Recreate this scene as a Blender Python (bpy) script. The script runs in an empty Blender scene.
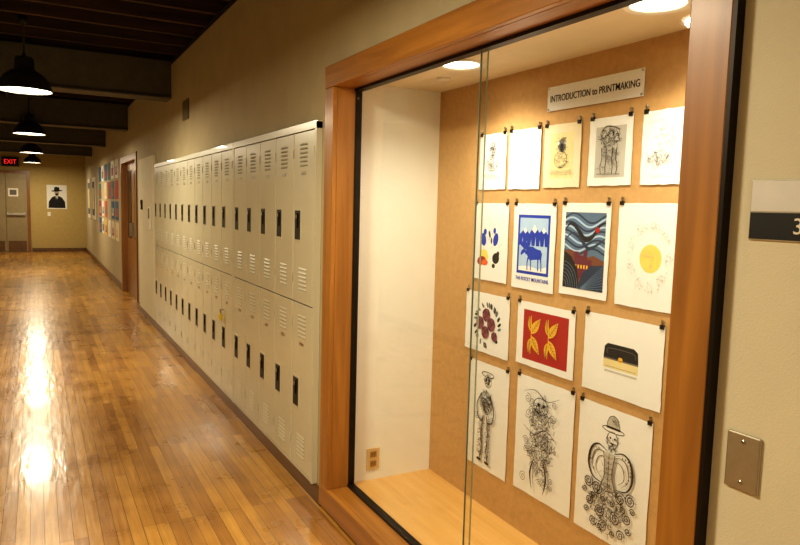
import bpy, math, random
from mathutils import Matrix, Vector
random.seed(7)
scn=bpy.context.scene
COL=scn.collection

# ------------------------------------------------------------ materials
MATS={}
def new_mat(name):
    m=bpy.data.materials.new(name); m.use_nodes=True
    nt=m.node_tree; b=nt.nodes['Principled BSDF']
    return m,nt,b
def mat(name,col,rough=0.6,metal=0.0,noise=0.06,nscale=12.0,bump=0.0,bscale=150.0,coat=0.0,spec=None):
    if name in MATS: return MATS[name]
    m,nt,b=new_mat(name)
    tc=nt.nodes.new('ShaderNodeTexCoord')
    n=nt.nodes.new('ShaderNodeTexNoise'); n.inputs['Scale'].default_value=nscale; n.inputs['Detail'].default_value=4
    nt.links.new(tc.outputs['Object'],n.inputs['Vector'])
    r=nt.nodes.new('ShaderNodeValToRGB')
    c1=[max(0,c*(1-noise)) for c in col]; c2=[min(1,c*(1+noise)) for c in col]
    r.color_ramp.elements[0].position=0.3; r.color_ramp.elements[1].position=0.7
    r.color_ramp.elements[0].color=(*c1,1); r.color_ramp.elements[1].color=(*c2,1)
    nt.links.new(n.outputs['Fac'],r.inputs['Fac']); nt.links.new(r.outputs['Color'],b.inputs['Base Color'])
    b.inputs['Roughness'].default_value=rough; b.inputs['Metallic'].default_value=metal
    b.inputs['Coat Weight'].default_value=coat
    if spec is not None: b.inputs['Specular IOR Level'].default_value=spec
    if bump>0:
        n2=nt.nodes.new('ShaderNodeTexNoise'); n2.inputs['Scale'].default_value=bscale; n2.inputs['Detail'].default_value=3
        nt.links.new(tc.outputs['Object'],n2.inputs['Vector'])
        bp=nt.nodes.new('ShaderNodeBump'); bp.inputs['Strength'].default_value=bump; bp.inputs['Distance'].default_value=0.01
        nt.links.new(n2.outputs['Fac'],bp.inputs['Height']); nt.links.new(bp.outputs['Normal'],b.inputs['Normal'])
    MATS[name]=m
    return m
def srgb(r,g,b):
    f=lambda c:(c/255/12.92) if c/255<=0.04045 else ((c/255+0.055)/1.055)**2.4
    return (f(r),f(g),f(b))
def wood(name,c1,c2,axis='Z',rough=0.35,scale=6.0,coat=0.2):
    if name in MATS: return MATS[name]
    m,nt,b=new_mat(name)
    tc=nt.nodes.new('ShaderNodeTexCoord'); mp=nt.nodes.new('ShaderNodeMapping')
    s=[scale*5]*3; s['XYZ'.index(axis)]=scale*0.35
    mp.inputs['Scale'].default_value=s
    n=nt.nodes.new('ShaderNodeTexNoise'); n.inputs['Scale'].default_value=1.0; n.inputs['Detail'].default_value=6; n.inputs['Distortion'].default_value=0.6
    r=nt.nodes.new('ShaderNodeValToRGB'); r.color_ramp.elements[0].position=0.3; r.color_ramp.elements[1].position=0.72
    r.color_ramp.elements[0].color=(*c1,1); r.color_ramp.elements[1].color=(*c2,1)
    nt.links.new(tc.outputs['Object'],mp.inputs['Vector']); nt.links.new(mp.outputs['Vector'],n.inputs['Vector'])
    nt.links.new(n.outputs['Fac'],r.inputs['Fac']); nt.links.new(r.outputs['Color'],b.inputs['Base Color'])
    b.inputs['Roughness'].default_value=rough; b.inputs['Coat Weight'].default_value=coat; b.inputs['Coat Roughness'].default_value=0.2
    MATS[name]=m; return m
def emis(name,col,strength):
    if name in MATS: return MATS[name]
    m,nt,b=new_mat(name)
    b.inputs['Base Color'].default_value=(*col,1)
    b.inputs['Emission Color'].default_value=(*col,1); b.inputs['Emission Strength'].default_value=strength
    MATS[name]=m; return m

def floor_mat():
    m,nt,b=new_mat('maple_strip_floor')
    N=nt.nodes; L=nt.links
    tc=N.new('ShaderNodeTexCoord')
    sx=N.new('ShaderNodeSeparateXYZ'); cx=N.new('ShaderNodeCombineXYZ')
    L.new(tc.outputs['Object'],sx.inputs[0]); L.new(sx.outputs['Y'],cx.inputs['X']); L.new(sx.outputs['X'],cx.inputs['Y'])
    def brick(w,h,mort,c1,c2,cm,off):
        k=N.new('ShaderNodeTexBrick'); k.offset=off; k.offset_frequency=3; k.squash=1.0
        k.inputs['Scale'].default_value=1.0; k.inputs['Brick Width'].default_value=w; k.inputs['Row Height'].default_value=h
        k.inputs['Mortar Size'].default_value=mort; k.inputs['Mortar Smooth'].default_value=0.2; k.inputs['Bias'].default_value=0.0
        k.inputs['Color1'].default_value=(*c1,1); k.inputs['Color2'].default_value=(*c2,1); k.inputs['Mortar'].default_value=(*cm,1)
        L.new(cx.outputs[0],k.inputs['Vector']); return k
    k=brick(1.05,0.057,0.0011,srgb(212,160,76),srgb(170,118,48),srgb(84,52,18),0.37)
    mp=N.new('ShaderNodeMapping'); mp.inputs['Scale'].default_value=(60,2.5,1)
    L.new(tc.outputs['Object'],mp.inputs['Vector'])
    n=N.new('ShaderNodeTexNoise'); n.inputs['Scale'].default_value=1; n.inputs['Detail'].default_value=5
    L.new(mp.outputs[0],n.inputs['Vector'])
    r=N.new('ShaderNodeValToRGB'); r.color_ramp.elements[0].color=(0.64,0.60,0.53,1); r.color_ramp.elements[1].color=(1.15,1.13,1.06,1)
    r.color_ramp.elements[0].position=0.25; r.color_ramp.elements[1].position=0.75
    L.new(n.outputs['Fac'],r.inputs['Fac'])
    mx=N.new('ShaderNodeMix'); mx.data_type='RGBA'; mx.blend_type='MULTIPLY'; mx.inputs['Factor'].default_value=0.8
    L.new(k.outputs['Color'],mx.inputs['A']); L.new(r.outputs['Color'],mx.inputs['B'])
    n3=N.new('ShaderNodeTexNoise'); n3.inputs['Scale'].default_value=3.0; n3.inputs['Detail'].default_value=6
    L.new(tc.outputs['Object'],n3.inputs['Vector'])
    r3=N.new('ShaderNodeValToRGB'); r3.color_ramp.elements[0].color=(0.76,0.73,0.67,1); r3.color_ramp.elements[1].color=(1,1,1,1)
    r3.color_ramp.elements[0].position=0.35; r3.color_ramp.elements[1].position=0.6
    L.new(n3.outputs['Fac'],r3.inputs['Fac'])
    mx2=N.new('ShaderNodeMix'); mx2.data_type='RGBA'; mx2.blend_type='MULTIPLY'; mx2.inputs['Factor'].default_value=1.0
    L.new(mx.outputs['Result'],mx2.inputs['A']); L.new(r3.outputs['Color'],mx2.inputs['B'])
    L.new(mx2.outputs['Result'],b.inputs['Base Color'])
    rr=N.new('ShaderNodeMapRange'); rr.inputs['To Min'].default_value=0.20; rr.inputs['To Max'].default_value=0.38
    L.new(n3.outputs['Fac'],rr.inputs['Value']); L.new(rr.outputs['Result'],b.inputs['Roughness'])
    mp4=N.new('ShaderNodeMapping'); mp4.inputs['Scale'].default_value=(20,3.5,1); L.new(tc.outputs['Object'],mp4.inputs['Vector'])
    n4=N.new('ShaderNodeTexNoise'); n4.inputs['Scale'].default_value=1.0; n4.inputs['Detail'].default_value=2
    L.new(mp4.outputs[0],n4.inputs['Vector'])
    b1=N.new('ShaderNodeBump'); b1.inputs['Strength'].default_value=0.42; b1.inputs['Distance'].default_value=0.004
    L.new(n4.outputs['Fac'],b1.inputs['Height'])
    b2=N.new('ShaderNodeBump'); b2.invert=True; b2.inputs['Strength'].default_value=0.5; b2.inputs['Distance'].default_value=0.001
    L.new(k.outputs['Fac'],b2.inputs['Height']); L.new(b1.outputs['Normal'],b2.inputs['Normal'])
    L.new(b2.outputs['Normal'],b.inputs['Normal'])
    b.inputs['Coat Weight'].default_value=0.42; b.inputs['Coat Roughness'].default_value=0.13
    L.new(b1.outputs['Normal'],b.inputs['Coat Normal'])
    return m

def glass_mat():
    m=bpy.data.materials.new('clear_glass'); m.use_nodes=True
    nt=m.node_tree; nt.nodes.clear(); L=nt.links
    o=nt.nodes.new('ShaderNodeOutputMaterial'); t=nt.nodes.new('ShaderNodeBsdfTransparent'); g=nt.nodes.new('ShaderNodeBsdfGlossy')
    t.inputs['Color'].default_value=(0.985,0.995,0.985,1); g.inputs['Roughness'].default_value=0.02
    lw=nt.nodes.new('ShaderNodeLayerWeight'); lw.inputs['Blend'].default_value=0.5
    pw=nt.nodes.new('ShaderNodeMath'); pw.operation='POWER'; pw.inputs[1].default_value=4.0
    ma=nt.nodes.new('ShaderNodeMath'); ma.operation='MULTIPLY_ADD'; ma.inputs[1].default_value=0.7; ma.inputs[2].default_value=0.035
    L.new(lw.outputs['Facing'],pw.inputs[0]); L.new(pw.outputs[0],ma.inputs[0])
    mx=nt.nodes.new('ShaderNodeMixShader'); L.new(ma.outputs[0],mx.inputs[0]); L.new(t.outputs[0],mx.inputs[1]); L.new(g.outputs[0],mx.inputs[2]); L.new(mx.outputs[0],o.inputs['Surface'])
    return m

M_wall=mat('painted_wall',srgb(182,168,134),0.75,noise=0.05,nscale=5,bump=0.12,bscale=220)
M_wallL=mat('painted_wall_cream',srgb(216,208,180),0.7,noise=0.03,nscale=5,bump=0.1,bscale=220)
M_end=mat('end_wall_paint',srgb(182,160,102),0.75,noise=0.05)
M_floor=floor_mat()
M_deck=wood('dark_deck_wood',srgb(22,15,10),srgb(44,30,20),'X',0.85,3,0)
M_joist=wood('joist_wood',srgb(48,33,22),srgb(82,58,38),'X',0.85,3,0)
M_beam=mat('beam_grey',srgb(92,88,78),0.7,noise=0.1)
M_locker=mat('locker_enamel',srgb(206,201,176),0.28,noise=0.03,nscale=4,coat=0.35,bump=0.03,bscale=14)
M_lockd=mat('locker_shadow_gap',srgb(100,94,74),0.6)
M_black=mat('black_plastic',srgb(10,10,12),0.45)
M_metal=mat('brushed_metal',srgb(190,186,176),0.3,1.0,noise=0.05,nscale=40)
M_dmetal=mat('dark_bronze_metal',srgb(40,32,24),0.45,0.6)
M_casing=wood('casing_wood',srgb(146,96,36),srgb(178,122,50),'Z',0.42,5,0.1)
M_casingh=wood('casing_wood_h',srgb(146,96,36),srgb(178,122,50),'Y',0.42,5,0.1)
M_base=wood('baseboard_wood',srgb(84,56,26),srgb(118,80,38),'Y',0.4,4)
M_board=mat('tan_pinboard',srgb(192,152,98),0.85,noise=0.07,nscale=45,bump=0.15,bscale=400)
M_caseside=mat('case_side_paint',srgb(234,231,218),0.6,noise=0.02,bump=0.06,bscale=80)
M_caseceil=mat('case_ceiling_paint',srgb(230,216,186),0.6,noise=0.02)
M_casefloor=wood('case_floor_birch',srgb(208,160,90),srgb(224,180,112),'Y',0.4,4,0.1)
M_glass=glass_mat()
M_gedge=mat('glass_edge',srgb(150,160,140),0.15,0.3)
M_doorw=wood('door_wood',srgb(112,72,30),srgb(146,98,46),'Z',0.35,4)
M_ddark=mat('dark_door_glass',srgb(26,20,14),0.15)
M_greydoor=mat('end_door_paint',srgb(150,134,100),0.45)
M_shade=mat('pendant_shade_enamel',srgb(60,58,54),0.35,0.3)
M_bulb=emis('pendant_diffuser',(1,0.9,0.7),9.0)
M_canlens=emis('downlight_lens',(1,0.93,0.78),14.0)
M_white=mat('white_plastic',srgb(232,226,210),0.4)
M_paper=mat('print_paper',srgb(230,229,223),0.8,noise=0.015,nscale=30)
M_paper2=mat('cream_paper',srgb(222,208,174),0.8,noise=0.03,nscale=30)
M_exit=emis('exit_red',(1,0.03,0.03),1.0)

# ------------------------------------------------------------ mesh builder
class MB:
    def __init__(s): s.v=[];s.f=[];s.m=[];s.mats=[]
    def mi(s,m):
        if m not in s.mats: s.mats.append(m)
        return s.mats.index(m)
    def face(s,pts,m):
        b=len(s.v); s.v+= [tuple(p) for p in pts]; s.f.append(list(range(b,b+len(pts)))); s.m.append(s.mi(m))
    def box(s,x0,x1,y0,y1,z0,z1,m):
        b=len(s.v)
        s.v+=[(x0,y0,z0),(x1,y0,z0),(x1,y1,z0),(x0,y1,z0),(x0,y0,z1),(x1,y0,z1),(x1,y1,z1),(x0,y1,z1)]
        for q in ((0,3,2,1),(4,5,6,7),(0,1,5,4),(1,2,6,5),(2,3,7,6),(3,0,4,7)):
            s.f.append([b+i for i in q]); s.m.append(s.mi(m))
    def lathe(s,c,prof,m,seg=32,axis='Z',caps=(True,True)):
        b=len(s.v)
        for (r,h) in prof:
            for i in range(seg):
                a=2*math.pi*i/seg; p,q=r*math.cos(a),r*math.sin(a)
                if axis=='Z': s.v.append((c[0]+p,c[1]+q,c[2]+h))
                elif axis=='X': s.v.append((c[0]+h,c[1]+p,c[2]+q))
                else: s.v.append((c[0]+q,c[1]+h,c[2]+p))
        mi=s.mi(m)
        for j in range(len(prof)-1):
            for i in range(seg):
                k=(i+1)%seg
                s.f.append([b+j*seg+i,b+j*seg+k,b+(j+1)*seg+k,b+(j+1)*seg+i]); s.m.append(mi)
        if caps[0]: s.f.append([b+i for i in range(seg)][::-1]); s.m.append(mi)
        if caps[1]: s.f.append([b+(len(prof)-1)*seg+i for i in range(seg)]); s.m.append(mi)
    def build(s,name,parent=None,bevel=0,smooth=False,matrix=None):
        me=bpy.data.meshes.new(name); me.from_pydata(s.v,[],s.f)
        for m in s.mats: me.materials.append(m)
        for p,i in zip(me.polygons,s.m): p.material_index=i; p.use_smooth=smooth
        me.update()
        o=bpy.data.objects.new(name,me); COL.objects.link(o)
        if matrix is not None: o.matrix_world=matrix
        if parent:
            o.parent=parent
        if bevel:
            b=o.modifiers.new('bevel','BEVEL'); b.width=bevel; b.segments=2; b.limit_method='ANGLE'
        return o
def empty(name,loc=(0,0,0)):
    e=bpy.data.objects.new(name,None); e.location=loc; e.empty_display_size=0.1; COL.objects.link(e); return e
def sbox(name,*a,parent=None,bevel=0):
    m=MB(); m.box(*a); return m.build(name,parent,bevel)
def text_obj(name,s,size,m,matrix,parent=None,align='CENTER',extr=0.0006,sx=1.0,bold=0.0):
    cu=bpy.data.curves.new(name+'_c','FONT'); cu.body=s; cu.size=size; cu.align_x=align; cu.align_y='CENTER'; cu.extrude=extr; cu.offset=bold
    t=bpy.data.objects.new(name+'_t',cu); COL.objects.link(t)
    dg=bpy.context.evaluated_depsgraph_get(); me=bpy.data.meshes.new_from_object(t.evaluated_get(dg))
    bpy.data.objects.remove(t); 
    me.materials.clear(); me.materials.append(m)
    for v in me.vertices: v.co.x*=sx
    o=bpy.data.objects.new(name,me); COL.objects.link(o)
    if parent: o.parent=parent
    o.matrix_world=matrix
    return o
def wallM(x,y,z):   # local x -> -Y, local y -> Z, normal -> -X
    return Matrix(((0,0,-1,x),(-1,0,0,y),(0,1,0,z),(0,0,0,1)))
def endM(x,y,z):    # facing -Y
    return Matrix(((1,0,0,x),(0,0,-1,y),(0,1,0,z),(0,0,0,1)))

W=1.227; XL=-1.33; YE=21.0; YB=-4.0; T=0.12
# ------------------------------------------------------------ room shell
sbox('floor',XL-0.1,W+0.8,YB,YE+0.1,-0.1,0,M_floor)
sbox('wall_right',W,W+T,YB,0.94,0,2.86,M_wallL)
sbox('wall_right',W,W+T,0.94,2.95,2.08,2.86,M_wall)
sbox('wall_right',W,W+T,0.94,2.95,0,0.03,M_wall)
sbox('wall_right',W,W+T,2.95,9.86,0,2.86,M_wall)
sbox('wall_right',W,W+T,9.86,11.79,2.16,2.86,M_wall)
sbox('wall_right',W,W+T,11.79,YE,0,2.86,M_wall)
sbox('wall_left',XL-T,XL,YB,YE,0,2.86,M_wall)
sbox('wall_end',XL-T,W+T,YE,YE+T,0,3.2,M_end)
sbox('wall_back',XL-T,W+T,YB-T,YB,0,3.2,M_wallL)
sbox('wall_alcove',W+T+0.001,W+T+0.02,9.8,11.85,0,2.2,M_ddark)
m=MB(); m.box(XL-0.3,W+0.3,YB-0.1,YE+0.1,3.12,3.2,M_deck)
y=YB+0.2
while y<YE:
    m.box(XL-0.25,W+0.25,y,y+0.05,2.90,3.12,M_joist); y+=0.41
m.build('ceiling')
m=MB(); m.box(W,W+0.25,YB,YE,2.86,2.90,M_deck); m.box(XL-0.25,XL,YB,YE,2.86,2.90,M_deck)
m.box(W+0.1,W+0.16,YB,YE,2.90,3.12,M_deck); m.box(XL-0.16,XL-0.1,YB,YE,2.90,3.12,M_deck)
m.build('trim_wall_plate')
for yy in (-0.1,3.0,7.2,10.85,14.5,18.1):
    m=MB(); m.box(XL,W,yy,yy+0.22,2.54,2.90,M_beam); m.box(XL,W,yy-0.03,yy+0.25,2.52,2.54,M_beam)
    m.build('ceiling_beam',bevel=0.006)
m=MB(); m.box(W-0.018,W,3.0,9.86,0,0.085,M_base); m.build('baseboard_right',bevel=0.004)
m=MB(); m.box(W-0.018,W,11.79,YE,0,0.1,M_base); m.build('baseboard_right',bevel=0.004)
m=MB(); m.box(W-0.018,W,YB,0.865,0,0.1,M_base); m.build('baseboard_right',bevel=0.004)
sbox('baseboard_left',XL,XL+0.018,YB,YE,0,0.1,M_base,bevel=0.004)
m=MB(); m.box(-0.12,W-0.02,YE-0.02,YE,0,0.1,M_base); m.build('baseboard_end',bevel=0.004)
m=MB()
for xx,zz,r in ((-0.55,2.8,0.03),(-0.66,2.72,0.012),(-0.30,2.82,0.016)):
    m.lathe((xx,YB,zz),[(r,0),(r,YE-YB)],M_shade,12,'Y')
m.build('ceiling_conduit',smooth=True)

# ------------------------------------------------------------ lockers
def locker_bank(name,y0,n,w,seed):
    root=empty(name,(W,y0,0))
    xf=W-0.022          # carcass front
    xd=xf-0.008         # door front
    WW=W-0.001
    body=MB(); y1=y0+n*w
    body.box(xf,WW,y0,y1,0.088,1.865,M_lockd)
    body.box(xf-0.009,WW,y0-0.02,y0,0.088,1.90,M_locker)
    body.box(xf-0.009,WW,y1,y1+0.02,0.088,1.90,M_locker)
    body.box(xf-0.010,WW,y0-0.02,y1+0.02,1.868,1.905,M_locker)
    body.box(xf-0.006,WW,y0,y1,0.088,0.10,M_locker)
    o=body.build('carcass'); 
    doors=MB(); det=MB()
    for i in range(n):
        a=y0+i*w+0.004; b=a+w-0.008
        for (z0,z1) in ((0.104,0.983),(0.989,1.864)):
            doors.box(xd,xf,a,b,z0,z1,M_locker)
            yc=(a+b)/2
            for base,k in ((z1-0.17,6),(z0+0.07,6)):
                for j in range(k):
                    zz=base+j*0.021
                    h=0.0085; ya,yb=yc-0.055,yc+0.055
                    det.face([(xd-0.0005,ya,zz),(xd-0.0005,yb,zz),(xd-0.0005,yb,zz-0.003),(xd-0.0005,ya,zz-0.003)],M_lockd)
                    det.face([(xd,ya,zz+h),(xd-0.004,ya+0.004,zz),(xd-0.004,yb-0.004,zz),(xd,yb,zz+h)],M_locker)
                    det.face([(xd,ya,zz+h),(xd,ya,zz),(xd-0.004,ya+0.004,zz)],M_locker)
                    det.face([(xd,yb,zz+h),(xd-0.004,yb-0.004,zz),(xd,yb,zz)],M_locker)
            hz=(z0+z1)/2-0.11; hy=b-0.072
            det.box(xd-0.003,xd,hy-0.045,hy+0.045,hz-0.010,hz+0.160,M_locker)
            det.box(xd-0.0045,xd-0.002,hy-0.038,hy+0.038,hz,hz+0.15,M_black)
            det.box(xd-0.010,xd-0.004,hy-0.006,hy+0.006,hz+0.06,hz+0.135,M_black)
            det.box(xd-0.0125,xd-0.0095,hy-0.005,hy+0.005,hz+0.11,hz+0.130,M_metal)
            det.box(xd-0.002,xd,yc-0.028,yc+0.028,z1-0.215,z1-0.198,M_metal)
            for q in (z0+0.1,z1-0.13): det.box(xd-0.004,xd,a-0.002,a+0.006,q,q+0.05,M_locker)
    d=doors.build('doors',None,0.003); e=det.build('louvres_and_handles')
    pad=[]
    if seed==2:
        pm=MB(); py,pz=y0+1*w-0.075,0.69
        pm.box(xd-0.035,xd-0.014,py-0.022,py+0.022,pz-0.05,pz-0.005,mat('padlock_yellow',srgb(224,200,50),0.35,0.1))
        for t in (-1,1): pm.lathe((xd-0.024,py+t*0.013,pz-0.006),[(0.004,0),(0.004,0.03)],M_metal,10)
        pm.box(xd-0.028,xd-0.005,py-0.017,py+0.017,pz+0.022,pz+0.03,M_metal)
        pad=[pm.build('padlock',None,0.002)]
    for q in [o,d,e]+pad:
        q.parent=root; q.matrix_parent_inverse=Matrix.Translation((-W,-y0,0))
    return root
locker_bank('locker_bank',3.10,5,0.303,1)
locker_bank('locker_bank',4.66,11,0.315,2)

# ------------------------------------------------------------ display case
case=empty('display_case')
XB=1.81
m=MB()
m.box(XB,XB+0.04,0.90,2.97,0.09,2.12,M_board); m.build('back_pinboard',case)
m=MB(); m.box(W+T,XB,2.95,2.97,0.09,2.12,M_caseside); m.box(W+T,XB,0.90,0.92,0.09,2.12,M_caseside); m.build('side_panels',case)
m=MB(); m.box(W+0.09,XB,0.92,2.95,0.09,0.115,M_casefloor); m.build('case_floor',case)
m=MB(); m.box(W+T,XB,0.92,2.95,2.08,2.12,M_caseceil); m.build('case_ceiling',case)
P=0.022
m=MB()
m.box(W-P,W,0.885,0.985,0.125,2.04,M_casing); m.box(W-P,W,2.90,3.0,0.125,2.04,M_casing)
m.box(W,W+T,0.965,0.985,0.125,2.04,M_casing); m.box(W,W+T,2.90,2.95,0.125,2.04,M_casing)
m.build('casing_stiles',case,0.003)
m=MB()
m.box(W-P-0.002,W,0.885,3.0,2.04,2.14,M_casingh); m.box(W-P-0.002,W,0.885,3.0,0.02,0.125,M_casingh)
m.box(W,W+T,0.95,2.95,2.04,2.08,M_casingh); m.box(W,W+0.09,0.95,2.95,0.09,0.125,M_casingh)
m.build('casing_rails',case,0.003)
m=MB()
m.box(W-P-0.002,W,0.874,0.884,0.02,2.14,M_dmetal); m.build('casing_side_shade',case)  # dark strip: shade on the casing's near side, put into its colour
m=MB()
m.box(W+0.085,W+T,0.985,2.90,0.115,0.137,M_dmetal); m.box(W+0.085,W+T,0.985,2.90,2.028,2.04,M_dmetal); m.box(W+0.09,W+T,2.892,2.90,0.13,2.03,M_dmetal)
m.build('glass_track',case)
m=MB(); m.box(W+0.092,W+0.097,0.985,1.900,0.137,2.03,M_glass); m.build('glass_panel_near',case)
m=MB(); m.box(W+0.105,W+0.110,1.882,2.892,0.137,2.03,M_glass); m.build('glass_panel_far',case)
m=MB(); m.box(W+0.0915,W+0.0975,1.900,1.9025,0.137,2.03,M_gedge); m.box(W+0.1045,W+0.1105,1.881,1.882,0.137,2.03,M_gedge); m.build('glass_edges',case)
for yy in (2.33,1.35):
    m=MB()
    m.lathe((1.52,yy,2.08),[(0.072,0.0),(0.100,0.0),(0.100,-0.006),(0.092,-0.010),(0.076,-0.006),(0.072,-0.001)],M_white,36,caps=(False,False))
    m.lathe((1.52,yy,2.0785),[(0.074,0),(0.074,0.001)],M_canlens,36)
    m.build('downlight',case,smooth=False)
    l=bpy.data.lights.new('downlight_lamp','SPOT'); l.energy=33; l.color=(1,0.91,0.75); l.spot_size=math.radians(150); l.spot_blend=0.8; l.shadow_soft_size=0.06
    lo=bpy.data.objects.new('downlight_lamp',l); COL.objects.link(lo); lo.location=(1.52,yy,2.06); lo.parent=case
m=MB(); m.lathe((1.62,2.62,2.08),[(0.03,0),(0.03,-0.008),(0.02,-0.012)],M_white,20); m.build('ceiling_cap',case)
out=empty('wall_outlet',(1.474,2.95,0.225))
m=MB(); m.box(-0.034,0.034,-0.007,0,-0.054,0.054,mat('outlet_almond',srgb(206,176,120),0.4))
mo=mat('outlet_insert',srgb(150,110,56),0.4)
for s_ in (-1,1):
    m.box(-0.017,0.017,-0.010,-0.006,s_*0.024-0.015,s_*0.024+0.015,mo)
    m.box(-0.009,-0.006,-0.011,-0.0095,s_*0.024-0.004,s_*0.024+0.008,M_black); m.box(0.006,0.009,-0.011,-0.0095,s_*0.024-0.004,s_*0.024+0.008,M_black)
o=m.build('outlet_plate',out)

# ------------------------------------------------------------ prints
INK=mat('ink_black',srgb(22,20,20),0.8); GREY=mat('ink_grey',srgb(110,104,96),0.8); LG=mat('ink_light',srgb(188,184,172),0.8)
BLUE=mat('ink_blue',srgb(20,56,170),0.8); PALE=mat('ink_pale_blue',srgb(170,196,222),0.8); RED=mat('ink_red',srgb(164,30,20),0.8)
GOLD=mat('ink_gold',srgb(226,178,50),0.8); YEL=mat('ink_yellow',srgb(228,206,96),0.8); MAR=mat('ink_maroon',srgb(100,36,52),0.8)
NAVY=mat('ink_navy',srgb(36,52,78),0.8); BROWN=mat('ink_brown',srgb(112,66,44),0.8); CREAM=mat('ink_cream',srgb(222,206,150),0.8); ORG=mat('ink_orange',srgb(220,96,30),0.8)
ROSE=mat('ink_rose',srgb(150,80,96),0.8); SLATE=mat('ink_slate',srgb(88,112,138),0.8); WHT=mat('ink_white',srgb(230,229,223),0.8)
XP=XB-0.004
class Art(MB):
    def __init__(s,w,h): super().__init__(); s.w=w;s.h=h;s.k=0.0014; s.rnd=random.Random(int(w*1000+h*77))
    def nxt(s): s.k+=0.00004
    def P(s,u,v): return (u*s.w,v*s.h,s.k)
    def poly(s,pts,m): s.nxt(); s.face([s.P(u,v) for u,v in pts],m)
    def rect(s,u0,u1,v0,v1,m): s.poly([(u0,v0),(u1,v0),(u1,v1),(u0,v1)],m)
    def ell(s,u,v,r,ry,m,rot=0,n=24,a0=0,a1=360):
        s.nxt(); pts=[]; c,d=math.cos(rot),math.sin(rot)
        full=abs(a1-a0)>=360
        for i in range(n if full else n+1):
            a=math.radians(a0+(a1-a0)*i/n); x,y=r*math.cos(a),ry*math.sin(a)
            pts.append((u*s.w+x*c-y*d,v*s.h+x*d+y*c,s.k))
        s.face(pts,m)
    def line(s,pts,wd,m,taper=False):
        s.nxt(); n=len(pts); L=[];R=[]
        for i in range(n):
            a=Vector(pts[max(0,i-1)]); b=Vector(pts[min(n-1,i+1)]); t=(b-a)
            if t.length<1e-9: t=Vector((1,0))
            t.normalize(); nn=Vector((-t.y,t.x)); w=wd/2*((1-0.85*abs(2*i/(n-1)-1)) if taper else 1)
            p=Vector(pts[i]); L.append(p+nn*w); R.append(p-nn*w)
        for i in range(n-1):
            s.face([(R[i].x,R[i].y,s.k),(R[i+1].x,R[i+1].y,s.k),(L[i+1].x,L[i+1].y,s.k),(L[i].x,L[i].y,s.k)],m)
    def L(s,uv,wd,m,taper=False):
        p=[(u*s.w,v*s.h) for u,v in uv]
        if len(p)>2:
            q=[]; e=[p[0]]+p+[p[-1]]
            for i in range(1,len(e)-2):
                for k in range(5):
                    t=k/5; r=[]
                    for c in (0,1):
                        a,b,cc,d=e[i-1][c],e[i][c],e[i+1][c],e[i+2][c]
                        r.append(.5*((2*b)+(-a+cc)*t+(2*a-5*b+4*cc-d)*t*t+(-a+3*b-3*cc+d)*t**3))
                    q.append(tuple(r))
            q.append(p[-1]); p=q
        s.line(p,wd,m,taper)
    def ring(s,u,v,r,ry,wd,m,rot=0,a0=0,a1=360,n=24):
        c,d=math.cos(rot),math.sin(rot); pts=[]
        for i in range(n+1):
            a=math.radians(a0+(a1-a0)*i/n); x,y=r*math.cos(a),ry*math.sin(a); pts.append((u*s.w+x*c-y*d,v*s.h+x*d+y*c))
        s.line(pts,wd,m)
    def spiral(s,u,v,r,turns,wd,m,ph=0,d=1):
        n=int(18*turns)+4; pts=[]
        for i in range(n):
            t=i/(n-1); a=ph+d*t*turns*2*math.pi; rr=r*(1-t*0.9); pts.append((u*s.w+rr*math.cos(a),v*s.h+rr*math.sin(a)))
        s.line(pts,wd,m,)
    def scrib(s,u,v,r,ry,n,ln,wd,m):
        for i in range(n):
            a=s.rnd.uniform(0,6.28); q=math.sqrt(s.rnd.random()); x=u*s.w+r*q*math.cos(a); y=v*s.h+ry*q*math.sin(a)
            b=s.rnd.uniform(0,6.28); c=b+s.rnd.uniform(-1,1); l=ln*s.rnd.uniform(.5,1.2)
            s.line([(x,y),(x+l*math.cos(b),y+l*math.sin(b)),(x+l*math.cos(b)+l*math.cos(c),y+l*math.sin(b)+l*math.sin(c))],wd,m)
def print_obj(name,y0,y1,z0,z1,draw,paper=None,tilt=0.0):
    w=y0-y1; h=z1-z0
    a=Art(w,h); a.rnd=random.Random(int(y0*1000+z0*317))
    pm=paper or M_paper
    n=10; pts=[]
    def jit(): return a.rnd.uniform(-0.0014,0.0014)
    cs=[(-w/2,-h/2),(w/2,-h/2),(w/2,h/2),(-w/2,h/2)]
    for q in range(4):
        p,r=cs[q],cs[(q+1)%4]
        for i in range(n):
            t=i/n; pts.append((p[0]+(r[0]-p[0])*t+jit(),p[1]+(r[1]-p[1])*t+jit()))
    a.face([(x,y,0.0013) for x,y in pts],pm); a.face([(x,y,0) for x,y in pts][::-1],pm)
    k=len(pts)
    for i in range(k):
        p,r=pts[i],pts[(i+1)%k]; a.face([(p[0],p[1],0),(r[0],r[1],0),(r[0],r[1],0.0013),(p[0],p[1],0.0013)],pm)
    draw(a)
    for sx in (-1,1):
        cx=sx*(w/2-0.012); cy=h/2
        a.box(cx-0.008,cx+0.008,cy-0.008,cy+0.006,-0.001,0.006,M_dmetal)
        a.box(cx-0.004,cx+0.004,cy+0.004,cy+0.020,0.001,0.003,M_metal)
        a.lathe((cx,cy+0.018,-0.003),[(0.003,0),(0.003,0.008),(0.004,0.009)],M_metal,10)
    R=Matrix.Rotation(tilt,4,'Z')
    return a.build(name,None,matrix=wallM(XP,(y0+y1)/2,(z0+z1)/2)@R)

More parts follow.
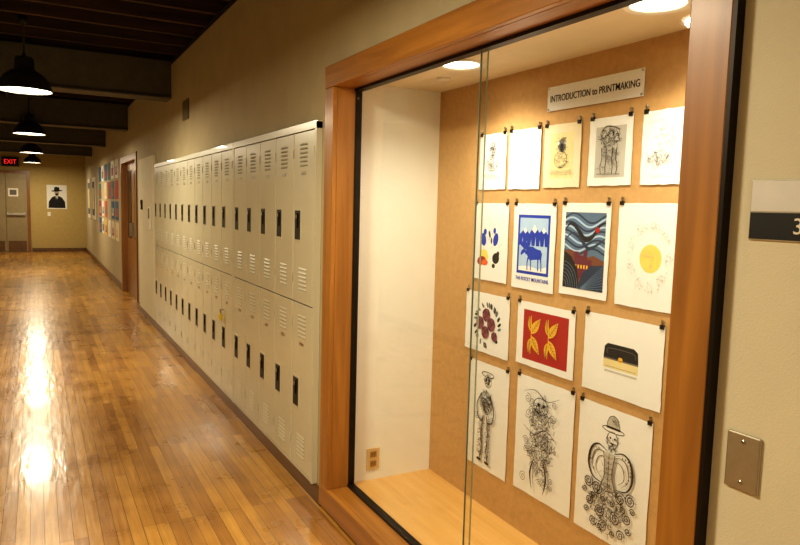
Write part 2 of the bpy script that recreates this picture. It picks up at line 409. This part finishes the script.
def d_skull(a):
    a.ring(0,.22,.024,.03,.002,GREY); a.scrib(0,.22,.022,.028,50,.007,.0014,INK); a.ring(0,-.02,.04,.035,.0018,GREY)
    a.scrib(0,-.03,.036,.037,80,.008,.0014,GREY); a.ell(-.04,.24,.004,.006,INK); a.ell(.04,.24,.004,.006,INK)
    for i in range(5): a.spiral(-.2+i*.1,-.25,.012,1.5,.0014,GREY,i)
def d_faint(a):
    for i in range(3):
        for j in range(4): a.ring(-.2+i*.2,.25-j*.17,.016,.016,.0013,LG)
    a.ring(0,0,.05,.085,.0014,LG); a.scrib(0,.05,.03,.05,40,.008,.0012,LG)
def d_bird(a):
    a.rect(-.32,.32,-.36,.36,CREAM); a.ring(0,0,.062,.088,.0012,LG)
    a.ell(0,.16,.022,.026,GREY); a.ell(0,.13,.010,.016,INK); a.ell(-.09,.2,.006,.006,WHT); a.ell(.09,.2,.006,.006,WHT)
    a.scrib(0,.16,.028,.034,40,.007,.0013,INK); a.scrib(0,-.06,.034,.03,60,.008,.0012,GREY); a.ring(0,-.06,.036,.032,.0015,INK)
    for i in range(6): a.spiral(-.25+.1*i,-.26,.011,1.6,.0013,GREY,i)
def d_walker(a):
    a.rect(-.34,.36,-.38,.36,LG); 
    a.L([(-.2,.3),(-.1,.36),(.1,.34),(.2,.3)],.006,GREY); a.scrib(0,.2,.045,.03,80,.009,.0016,INK); a.scrib(.02,.02,.04,.04,80,.009,.0014,GREY)
    for u in (-.16,-.05,.1,.2): a.L([(u,.05),(u*.9,-.1),(u*1.1,-.22),(u,-.33)],.0032,INK)
    a.scrib(0,-.2,.05,.03,40,.008,.0012,GREY); a.ring(-.12,.25,.014,.014,.002,INK); a.L([(-.25,-.33),(.3,-.34)],.002,INK)
def d_sketch(a):
    a.ring(0,.1,.03,.05,.0014,LG); a.scrib(0,.1,.035,.05,70,.008,.0013,LG); a.scrib(-.1,-.15,.05,.02,60,.01,.0011,GREY)
    a.L([(-.34,-.36),(.34,-.36)],.001,LG); a.L([(-.34,.36),(.34,.36)],.001,LG)
def d_blobs(a):
    a.ell(-.20,.03,.020,.030,BLUE,.2); a.ell(-.16,.13,.012,.014,BLUE); a.ell(.16,.04,.018,.030,BLUE,-.3); a.ell(.12,.15,.010,.014,BLUE)
    a.ell(-.17,-.15,.026,.018,YEL); a.ell(-.12,-.19,.020,.016,YEL)
    a.ell(-.24,-.25,.034,.020,RED,.2); a.ell(-.14,-.27,.024,.014,ORG,.1)
    a.ell(.18,-.20,.026,.024,INK,.4); a.ell(.12,-.30,.012,.010,INK); a.ell(.24,-.14,.010,.012,INK)
    a.ell(-.02,.10,.007,.018,NAVY,.3); a.ell(.04,.02,.006,.014,NAVY)
    for i in range(40): a.ell(a.rnd.uniform(-.32,.34),a.rnd.uniform(-.1,.34),.0018,.0018,SLATE,n=8)
def d_moose(a):
    a.rect(-.38,.38,-.32,.37,BLUE); a.rect(-.335,.335,.02,.335,PALE)
    a.poly([(-.335,.02),(-.335,.14),(-.2,.22),(-.1,.15),(.02,.26),(.14,.17),(.24,.23),(.335,.15),(.335,.02)],BLUE)
    a.poly([(-.2,.22),(-.15,.185),(-.2,.15),(-.25,.19)],WHT); a.poly([(.02,.26),(.09,.205),(.03,.16),(-.04,.2)],WHT); a.poly([(.24,.23),(.29,.19),(.24,.16),(.19,.195)],WHT)
    for i in range(13):
        u=-.31+i*.052; h=a.rnd.uniform(.07,.13); a.poly([(u-.018,.0),(u+.018,.0),(u,.0+h)],PALE if i%2 else BLUE)
    a.rect(-.335,.335,-.285,.015,PALE)
    a.poly([(-.335,-.285),(-.335,-.24),(-.1,-.22),(.15,-.25),(.335,-.21),(.335,-.285)],WHT)
    s=lambda pts:[(x*.95+.0,y*.86-.02) for x,y in pts]
    a.poly(s([(-.16,-.02),(-.08,.03),(.0,.03),(.1,.0),(.2,-.01),(.235,-.06),(.22,-.13),(.1,-.14),(.0,-.15),(-.08,-.15),(-.13,-.1)]),BLUE)
    a.poly(s([(-.17,-.03),(-.11,.0),(-.12,-.09),(-.18,-.08),(-.2,-.055),(-.29,-.10),(-.31,-.085),(-.29,-.04),(-.22,.0)]),BLUE)
    for u,q in ((-.11,-.02),(-.05,.01),(.14,.0),(.2,.02)):
        a.poly(s([(u-.018,-.12),(u+.02,-.12),(u+q+.012,-.2),(u+q+.018,-.29),(u+q-.006,-.29),(u+q-.01,-.2)]),BLUE)
    a.poly(s([(-.21,-.01),(-.3,.03),(-.33,.08),(-.28,.06),(-.27,.1),(-.23,.06),(-.2,.1),(-.18,.06),(-.13,.1),(-.12,.05),(-.06,.07),(-.1,.01),(-.16,-.02)]),BLUE)
def d_land(a):
    a.rect(-.42,.42,-.42,.40,SLATE)
    for i in range(9):
        v=.34-.045*i
        pts=[(u/20*.84-.42, v+.05*math.sin(u/20*7+i*.35)*(1-.2*i/9)) for u in range(21)]
        a.L(pts,.007,NAVY if i%2==0 else PALE,False)
    a.L([(-.42,.2),(-.3,.28),(-.15,.22),(0,.12),(.15,.14),(.3,.26),(.42,.3)],.022,INK,True)
    a.L([(-.4,.1),(-.25,.18),(-.05,.1),(.1,.02),(.3,.08),(.42,.14)],.016,NAVY,True)
    a.ell(.26,.22,.011,.011,RED)
    a.poly([(-.42,-.42),(-.42,-.02),(-.3,.0),(-.1,-.04),(.05,-.08),(.2,-.05),(.42,-.1),(.42,-.42)],BROWN)
    a.poly([(-.2,-.3),(-.2,-.02),(-.1,-.02),(-.1,-.06),(0,-.06),(0,.0),(.08,.0),(.08,-.1),(.18,-.1),(.18,-.3)],MAR)
    for i in range(5): a.rect(-.17+i*.06,-.14+i*.06,-.2,-.16,GOLD)
    a.poly([(-.42,-.02),(-.25,-.08),(-.12,-.2),(-.06,-.42),(-.42,-.42)],INK)
    for i in range(6): a.ring(-.42,-.42,.02+i*.012,.03+i*.014,.0025,SLATE,a0=0,a1=90)
    a.poly([(-.1,-.42),(.0,-.25),(.15,-.16),(.42,-.14),(.42,-.42)],NAVY)
    for i in range(8): a.L([(-.05,-.42),(.42,-.15-.034*i)],.0022,SLATE)
def d_sun(a):
    a.ell(.05,-.02,.046,.048,YEL,n=36); a.scrib(.05,-.02,.036,.038,70,.006,.0014,CREAM)
    for i in range(70):
        t=a.rnd.uniform(0,6.28); r=a.rnd.uniform(.25,.36); a.ell(.03+r*math.cos(t),r*math.sin(t)*.95,.0024,.0024,LG,n=6)
    for i in range(9):
        t=i*.7; a.ring(.03+.3*math.cos(t),.3*math.sin(t),.012,.009,.0012,LG,rot=t)
def d_rose(a):
    for i in range(34):
        t=a.rnd.uniform(0,6.28); u=.02+.28*math.cos(t); v=-.03+.34*math.sin(t)
        a.ell(u,v,.014,.006,[GREY,SLATE,INK][i%3],t+.4,n=10)
    for u,v,r in ((.0,.14,.034),(-.14,-.01,.034),(.12,.0,.034),(-.01,-.15,.032),(.2,-.18,.024)):
        a.ell(u,v,r*.85,r*.8,MAR)
        for k in range(7): 
            t=k*.9; a.ell(u+.5*r/a.w*math.cos(t),v+.5*r/a.h*math.sin(t),r*.5,r*.42,MAR if k%2 else ROSE,t+1.57)
        a.ell(u,v,r*.4,r*.4,MAR); a.spiral(u,v,r*.85,2.8,.0024,INK,u*9); a.spiral(u,v,r*.5,1.6,.0016,ROSE,2)
def leaf(a,u,v,l,w,rot):
    c,d=math.cos(rot),math.sin(rot)
    pts=[]; n=12
    for i in range(n+1): t=i/n; pts.append((l*t,w*math.sin(math.pi*t**.8)))
    for i in range(n-1,0,-1): t=i/n; pts.append((l*t,-w*math.sin(math.pi*t**.8)))
    a.nxt(); a.face([(u*a.w+x*c-y*d,v*a.h+x*d+y*c,a.k) for x,y in pts],GOLD)
    a.line([(u*a.w+l*.1*c,v*a.h+l*.1*d),(u*a.w+l*.9*c,v*a.h+l*.9*d)],.0022,BROWN)
    for i in range(1,6):
        t=i/6; 
        for s_ in (-1,1):
            x0,y0_=l*t,0; x1,y1_=l*t+.012,s_*w*.65
            a.line([(u*a.w+x0*c-y0_*d,v*a.h+x0*d+y0_*c),(u*a.w+x1*c-y1_*d,v*a.h+x1*d+y1_*c)],.0016,BROWN)
def d_leaf(a):
    a.rect(-.38,.40,-.40,.38,RED)
    # two sprigs side by side, each with a stem and angled leaves
    for cx in (-.14,.17):
        a.L([(cx-.10,.30),(cx-.09,.0),(cx-.10,-.30)],.004,GOLD)
        leaf(a,cx-.09,.02,.088,.019,math.radians(52)); leaf(a,cx-.09,-.02,.088,.019,math.radians(-52))
        leaf(a,cx-.10,.06,.062,.013,math.radians(100)); leaf(a,cx-.10,-.06,.062,.013,math.radians(-100))
def d_purse(a):
    a.poly([(-.22,.0),(-.21,.12),(-.17,.16),(.16,.16),(.21,.12),(.22,.0),(.22,-.03),(-.22,-.03)],INK)
    a.rect(-.22,.22,-.15,-.03,CREAM); a.rect(-.22,.22,-.04,-.02,GREY); a.rect(-.20,.20,-.13,-.125,GREY)
    a.ell(.0,-.02,.012,.010,GOLD); a.ring(.0,.0,.012,.01,.002,INK)
    a.L([(-.17,.03),(-.15,.1),(.15,.1),(.18,.03)],.002,GREY); a.rect(-.2,.21,-.20,-.175,LG)
def d_skel(a):
    a.ring(0,.34,.028,.030,.002,INK); a.scrib(0,.34,.026,.028,50,.007,.0018,INK); a.ell(-.035,.35,.006,.008,INK); a.ell(.035,.35,.006,.008,INK)
    a.ring(0,.40,.045,.012,.003,INK); a.scrib(0,.14,.042,.05,150,.010,.002,INK); a.ring(0,.14,.044,.055,.002,INK)
    for s_ in (-1,1):
        a.L([(.11*s_,.22),(.22*s_,.1),(.18*s_,-.02),(.06*s_,-.04)],.006,INK); a.L([(.05*s_,.02),(.09*s_,-.15),(.07*s_,-.3),(.11*s_,-.4)],.008,GREY)
        a.scrib(.1*s_,-.12,.018,.06,60,.008,.0018,INK); a.scrib(.09*s_,-.3,.016,.05,50,.008,.0018,INK); a.ell(.11*s_,-.41,.018,.007,INK)
        a.spiral(.2*s_,.0,.018,2,.0022,INK,0,s_)
    a.spiral(.0,.14,.024,2.5,.0025,INK)
def d_chaos(a):
    a.scrib(0,.02,.07,.17,380,.012,.0017,INK)
    for i in range(34):
        a.spiral(a.rnd.uniform(-.28,.28),a.rnd.uniform(-.38,.36),a.rnd.uniform(.008,.022),1.8,.0022,INK,i,(-1)**i)
    a.ring(0,.3,.045,.034,.003,INK); a.ell(-.04,.31,.008,.008,INK); a.ell(.05,.31,.008,.008,INK)
    a.L([(-.32,.38),(-.1,.42),(.1,.36),(.32,.42)],.004,INK,True); a.L([(-.3,.1),(-.1,.05),(.1,.12),(.3,.05)],.005,INK,True)
    for s_ in (-1,1): a.L([(.08*s_,-.15),(.14*s_,-.28),(.1*s_,-.42)],.010,INK,True)
def d_bowler(a):
    a.poly([(-.09,.35),(-.085,.40),(-.06,.44),(0,.455),(.06,.44),(.085,.40),(.09,.35)],LG); a.ring(0,.35,.032,.05,.0022,INK,a0=0,a1=180); a.ring(0,.345,.052,.010,.003,INK)
    a.rect(-.09,.09,.352,.368,INK); a.scrib(.03,.41,.012,.014,26,.007,.0012,GREY)
    a.ring(0,.27,.026,.032,.0018,INK); a.ell(-.03,.285,.004,.004,INK); a.ell(.03,.285,.004,.004,INK); a.ell(0,.245,.008,.003,INK); a.L([(0,.285),(.012,.262)],.0015,INK)
    a.scrib(0,.22,.020,.014,40,.006,.0014,INK); a.scrib(-.07,.27,.005,.02,14,.006,.0013,INK); a.scrib(.07,.27,.005,.02,14,.006,.0013,INK)
    for s_ in (-1,1):
        a.L([(.05*s_,.18),(.18*s_,.21),(.28*s_,.16),(.31*s_,.04),(.24*s_,-.05),(.1*s_,-.07)],.011,INK,True)
        a.L([(.04*s_,.15),(.16*s_,.17),(.24*s_,.13),(.26*s_,.03),(.18*s_,-.03)],.006,GREY,True)
        a.L([(.04*s_,.12),(.13*s_,.13),(.19*s_,.09),(.2*s_,.02),(.12*s_,-.03)],.004,INK,True)
        for i in range(9):
            t=i/8*2.6-.5; a.ell((.10+.19*math.cos(t*.75-.4))*s_,.06+.12*math.sin(t*.8),.004,.0022,INK,t,n=8)
        for (u,v,r,tn,ph) in ((.3,-.1,.024,2.2,1),(.17,-.12,.026,2.2,0),(.27,-.24,.022,2.0,2),(.12,-.28,.026,2.2,1),(.2,-.38,.02,1.8,0),(.34,-.17,.013,1.6,3),(.22,-.19,.014,1.6,4),(.07,-.18,.014,1.6,2),(.30,-.32,.014,1.6,0),(.1,-.40,.013,1.6,5)):
            a.spiral(u*s_,v,r,tn,.0034,INK,ph,s_ if r>.015 else -s_)
            a.scrib(u*s_,v,r*.8,r*.8,9,.006,.0014,INK)
    a.poly([(-.08,.18),(.08,.18),(.05,.02),(.1,-.08),(-.1,-.08),(-.05,.02)],LG)
    a.L([(-.08,.18),(-.05,.02),(-.1,-.08)],.003,INK); a.L([(.08,.18),(.05,.02),(.1,-.08)],.003,INK); a.L([(0,.18),(0,-.1)],.002,INK)
    for i in range(6): a.ell(0,.15-i*.04,.003,.003,INK,n=8); a.L([(-.06+.004*i,.155-i*.04),(0,.14-i*.04),(.06-.004*i,.155-i*.04)],.0014,INK)
    a.scrib(0,-.2,.09,.07,240,.010,.0017,INK); a.scrib(0,.02,.02,.06,50,.008,.0012,GREY)
    a.spiral(0,-.36,.024,2.2,.003,INK,0); a.scrib(0,-.36,.05,.03,60,.008,.0014,INK)
def d_fig(a):
    a.scrib(0,.05,.06,.16,120,.012,.0016,INK); a.ring(0,.3,.04,.04,.002,INK)

print_obj('skull_drawing_print',2.578,2.382,1.588,1.836,d_skull)
print_obj('pattern_drawing_print',2.361,2.154,1.588,1.838,d_faint)
print_obj('bird_drawing_print',2.132,1.925,1.592,1.838,d_bird,M_paper2)
print_obj('creature_drawing_print',1.881,1.676,1.596,1.840,d_walker)
print_obj('faint_sketch_print',1.633,1.436,1.596,1.840,d_sketch)
print_obj('paint_blob_print',2.602,2.344,1.176,1.527,d_blobs)
mo_=print_obj('moose_linocut_print',2.307,2.041,1.169,1.528,d_moose)
print_obj('landscape_linocut_print',2.006,1.755,1.180,1.533,d_land)
print_obj('sun_print',1.716,1.447,1.177,1.535,d_sun)
print_obj('rose_print',2.645,2.311,0.839,1.117,d_rose)
print_obj('gold_leaf_linocut_print',2.254,1.904,0.849,1.118,d_leaf)
print_obj('purse_print',1.853,1.489,0.841,1.13,d_purse)
print_obj('figure_drawing_print',1.45,1.10,0.84,1.12,d_fig)
print_obj('skeleton_drawing_print',2.60,2.292,0.295,0.794,d_skel)
print_obj('tangled_figure_print',2.234,1.884,0.304,0.805,d_chaos)
print_obj('bowler_hat_figure_print',1.856,1.513,0.30,0.798,d_bowler)
print_obj('figure_drawing_print',1.461,1.12,0.30,0.79,d_fig)
t=text_obj('caption','THE ROCKY MOUNTAINS',0.022,BLUE,wallM(XP-0.003,2.174,1.348-0.378*0.359),None,sx=0.82,extr=0.0002,bold=0.0001)
t.parent=mo_; t.matrix_parent_inverse=mo_.matrix_basis.inverted()
ts=MB(); ts.box(-0.2425,0.2425,-0.047,0.047,0,0.002,M_paper)
tso=ts.build('title_sign',None,matrix=wallM(XB-0.004,1.882,1.940))
tt=text_obj('title_text','INTRODUCTION to PRINTMAKING',0.036,INK,wallM(XB-0.0065,1.882,1.938),None,sx=0.80,bold=0.0002)
tt.parent=tso; tt.matrix_parent_inverse=tso.matrix_basis.inverted()
m=MB()
for u,v in ((-.235,.04),(.235,.04),(-.235,-.04),(.235,-.04)): m.lathe((u,v,.002),[(.004,0),(.004,.004)],M_metal,10)
o=m.build('pins',None,matrix=wallM(XB-0.004,1.882,1.940)); o.parent=tso; o.matrix_parent_inverse=tso.matrix_basis.inverted()

# ------------------------------------------------------------ right foreground wall : sign + switch plate
sg=empty('room_number_sign',(W,0.729,1.512))
m=MB(); m.box(-0.004,0,-0.10,0.10,-0.057,0.057,M_metal); m.box(-0.0052,-0.004,-0.0985,0.0985,-0.055,-0.004,M_black); m.box(-0.0052,-0.004,-0.0985,0.0985,-0.002,0.055,mat('sign_silver',srgb(222,221,216),0.3,0.0))
m.build('sign_plate',sg,0.0015)
tx=text_obj('sign_number','314',0.042,M_white,wallM(W-0.0056,0.711,1.512-0.030),None)
tx.parent=sg; tx.matrix_parent_inverse=Matrix.Translation((-W,-0.729,-1.512))
sp=empty('switch_cover_plate',(W,0.804,1.013))
m=MB(); m.box(-0.006,0,-0.036,0.036,-0.058,0.058,mat('stainless_steel',srgb(176,168,150),0.4,0.8,noise=0.05,nscale=60)); m.build('plate',sp,0.004)
m=MB()
for zz in (-0.041,0.041):
    m.lathe((-0.0055,0,zz),[(0.0042,0),(0.0042,-0.0015),(0.003,-0.0022)],M_metal,14,'X'); m.box(-0.0082,-0.0075,-0.003,0.003,zz-0.0005,zz+0.0005,M_black)
m.build('screws',sp)

# ------------------------------------------------------------ corridor right wall beyond the lockers
WP=W-0.001
pv=MB(); pv.box(W-0.01,WP,6.3,6.56,2.24,2.42,mat('vent_paint',srgb(120,104,70),0.6))
for i in range(7): pv.box(W-0.014,W-0.010,6.31,6.55,2.25+i*0.024,2.258+i*0.024,M_lockd)
pv.build('wall_vent')
tr=MB(); tr.box(W-0.03,WP,8.24,9.5,0.088,2.02,M_wallL)
tr.box(W-0.05,W-0.031,9.15,9.22,1.38,1.5,M_black); tr.box(W-0.053,W-0.05,9.16,9.21,1.39,1.44,M_white)
tr.build('trim_1',bevel=0.004)
m=MB(); m.box(W-0.045,W-0.031,8.45,8.58,1.15,1.42,M_white); m.box(W-0.047,W-0.045,8.465,8.565,1.28,1.40,GREY); m.build('wall_notice')
dr=MB()
dr.box(W-0.02,W+T,9.862,9.97,0.001,2.158,M_doorw); dr.box(W-0.02,W+T,11.68,11.788,0.001,2.158,M_doorw); dr.box(W-0.02,W+T,9.97,11.68,2.06,2.158,M_doorw)
dr.box(W+0.06,W+0.10,9.97,10.86,0.005,2.06,M_doorw); dr.box(W+0.06,W+0.10,10.87,11.68,0.005,2.06,M_doorw)
dr.box(W+0.052,W+0.06,10.15,10.68,0.9,1.95,M_ddark); dr.box(W+0.052,W+0.06,11.05,11.5,0.9,1.95,M_ddark)
dr.box(W+0.0,W+0.06,10.78,10.82,0.95,1.15,M_metal)
dr.build('door_1',bevel=0.004)
cols=[srgb(206,92,40),srgb(60,100,140),srgb(228,214,180),srgb(190,60,40),srgb(70,120,110),srgb(222,180,80),srgb(150,60,100),srgb(236,232,220)]
pm=MB(); rnd=random.Random(3)
for c in range(6):
    for r in range(4):
        y0=12.3+c*0.68; z0=0.78+r*0.36
        if rnd.random()<0.12: continue
        cc=rnd.randrange(8); mm=mat('poster_col_%d'%cc,cols[cc],0.7); c2=rnd.randrange(8); m2=mat('poster_col_%d'%c2,cols[c2],0.7)
        pm.box(W-0.006,WP,y0,y0+0.5,z0,z0+0.32,M_white if rnd.random()<.5 else mm); pm.box(W-0.007,W-0.006,y0+0.08,y0+0.4,z0+0.06,z0+0.2,m2)
        pm.box(W-0.0085,W-0.007,y0+0.18,y0+0.28,z0+0.1,z0+0.26,mm)
pm.build('student_artwork_posters')
for yy in (17.2,18.7):
    pm=MB(); pm.box(W-0.02,WP,yy,yy+0.9,1.0,2.0,M_white); pm.box(W-0.024,W-0.02,yy+0.1,yy+0.8,1.1,1.9,GREY); pm.box(W-0.026,W-0.024,yy+0.2,yy+0.7,1.25,1.75,CREAM); pm.build('framed_poster',bevel=0.004)

# ------------------------------------------------------------ end wall
YQ=YE-0.001
d=MB()
d.box(-0.22,-0.14,YE-0.04,YQ,0.001,2.2,M_doorw); d.box(-1.32,-0.22,YE-0.04,YQ,2.12,2.2,M_doorw)
d.box(-1.30,-0.72,YE-0.03,YQ,0.01,2.12,M_greydoor); d.box(-0.71,-0.22,YE-0.03,YQ,0.01,2.12,M_greydoor)
d.box(-0.68,-0.25,YE-0.035,YE-0.03,0.02,0.3,M_base); d.box(-1.28,-0.76,YE-0.035,YE-0.03,0.02,0.3,M_base)
d.box(-0.66,-0.42,YE-0.036,YE-0.03,1.5,1.72,M_white); d.box(-0.62,-0.46,YE-0.038,YE-0.036,1.54,1.68,GREY)
d.box(-0.70,-0.26,YE-0.10,YE-0.06,1.0,1.06,M_metal); d.box(-0.70,-0.66,YE-0.06,YE-0.03,0.99,1.07,M_metal); d.box(-0.30,-0.26,YE-0.06,YE-0.03,0.99,1.07,M_metal)
d.build('door_2',bevel=0.003)
ex=empty('exit_sign',(-0.59,YE,2.42))
m=MB(); m.box(-0.2,0.2,-0.06,-0.001,-0.12,0.12,M_black); m.build('housing',ex,0.004)
tx=text_obj('exit_lettering','EXIT',0.17,M_exit,endM(-0.59,YE-0.062,2.42),None,sx=0.85); tx.parent=ex; tx.matrix_parent_inverse=Matrix.Translation((0.59,-YE,-2.42))
pa=Art(0.50,0.66)
SK=mat('print_face_tone',srgb(176,160,136),0.8)
pa.box(-.25,.25,-.33,.33,0,0.0013,M_paper)
pa.poly([(-.42,-.46),(-.40,-.2),(-.25,-.02),(-.1,.04),(.1,.04),(.25,-.02),(.40,-.2),(.42,-.46)],INK)
pa.poly([(-.07,.05),(.07,.05),(0,-.2)],WHT); pa.poly([(-.02,.0),(.02,.0),(.03,-.15),(0,-.2),(-.03,-.15)],INK)
pa.poly([(-.06,.02),(.06,.02),(.05,.14),(-.05,.14)],SK); pa.ell(0,.17,.058,.085,SK); pa.ell(0,.11,.036,.03,INK); pa.ell(-.05,.2,.008,.005,INK); pa.ell(.05,.2,.008,.005,INK); pa.ell(0,.155,.008,.012,GREY)
pa.ell(0,.26,.14,.022,INK,0.08); pa.poly([(-.14,.26),(-.12,.4),(-.03,.43),(.03,.41),(.12,.41),(.14,.26)],INK)
pa.build('portrait_poster',None,matrix=endM(0.51,YE-0.003,1.515))
m=MB(); m.box(0.27,0.35,YE-0.02,YQ,0.98,1.1,M_white); m.build('light_switch',bevel=0.003)

# ------------------------------------------------------------ pendants
def pendant(y,e):
    root=empty('pendant_lamp',(-0.06,y,2.36))
    m=MB()
    m.lathe((0,0,0),[(0.205,0.0),(0.208,0.012),(0.200,0.02),(0.185,0.07),(0.150,0.12),(0.105,0.155),(0.075,0.17),(0.070,0.25),(0.060,0.27),(0.02,0.28),(0.012,0.30)],M_shade,40,caps=(False,True))
    m.lathe((0,0,0),[(0.200,0.002),(0.180,0.07),(0.148,0.11)],mat('shade_inner_white',srgb(240,232,214),0.5),40,caps=(False,False))
    m.lathe((0,0,0.54),[(0.008,-0.24),(0.008,0.0),(0.03,0.0),(0.03,0.06)],M_black,12)
    m.build('shade',root,smooth=True)
    m=MB(); m.lathe((0,0,0.012),[(0.001,-0.004),(0.10,-0.002),(0.196,0.004)],M_bulb,40,caps=(False,False)); m.build('diffuser',root)
    l=bpy.data.lights.new('pendant_bulb','AREA'); l.shape='DISK'; l.size=0.36; l.energy=e; l.color=(1,0.87,0.63)
    lo=bpy.data.objects.new('pendant_bulb',l); COL.objects.link(lo); lo.parent=root; lo.location=(0,0,-0.002)
for y,e in ((-2.4,60),(2.0,50),(6.4,48),(10.7,44),(15.2,48),(19.5,34)): pendant(y,e)

# ------------------------------------------------------------ world + camera
w=bpy.data.worlds.new('world'); scn.world=w; w.use_nodes=True
bg=w.node_tree.nodes['Background']; bg.inputs['Color'].default_value=(1,0.85,0.65,1); bg.inputs['Strength'].default_value=0.03
cam=bpy.data.cameras.new('camera'); cam.sensor_width=36; cam.sensor_fit='HORIZONTAL'; cam.lens=670/800*36; cam.clip_start=0.05; cam.clip_end=100
co=bpy.data.objects.new('camera',cam); COL.objects.link(co)
ax=Vector((0.87954,-0.02284,0.47527)); ay=Vector((-0.47506,-0.09854,0.87442)); ad=Vector((-0.02686,0.99487,0.09752))
def wv(i): return Vector((ax[i],ay[i],-ad[i]))
r=wv(0).normalized(); up=-wv(1); f=wv(2).normalized(); up=(up-up.dot(f)*f).normalized(); r=f.cross(up)
R=Matrix((r,up,-f)).transposed().to_4x4()
co.matrix_world=Matrix.Translation((0,0,1.5))@R
scn.camera=co
scn.view_settings.view_transform='Standard'
try: scn.view_settings.look='Medium High Contrast'
except Exception: pass
scn.view_settings.exposure=0.0
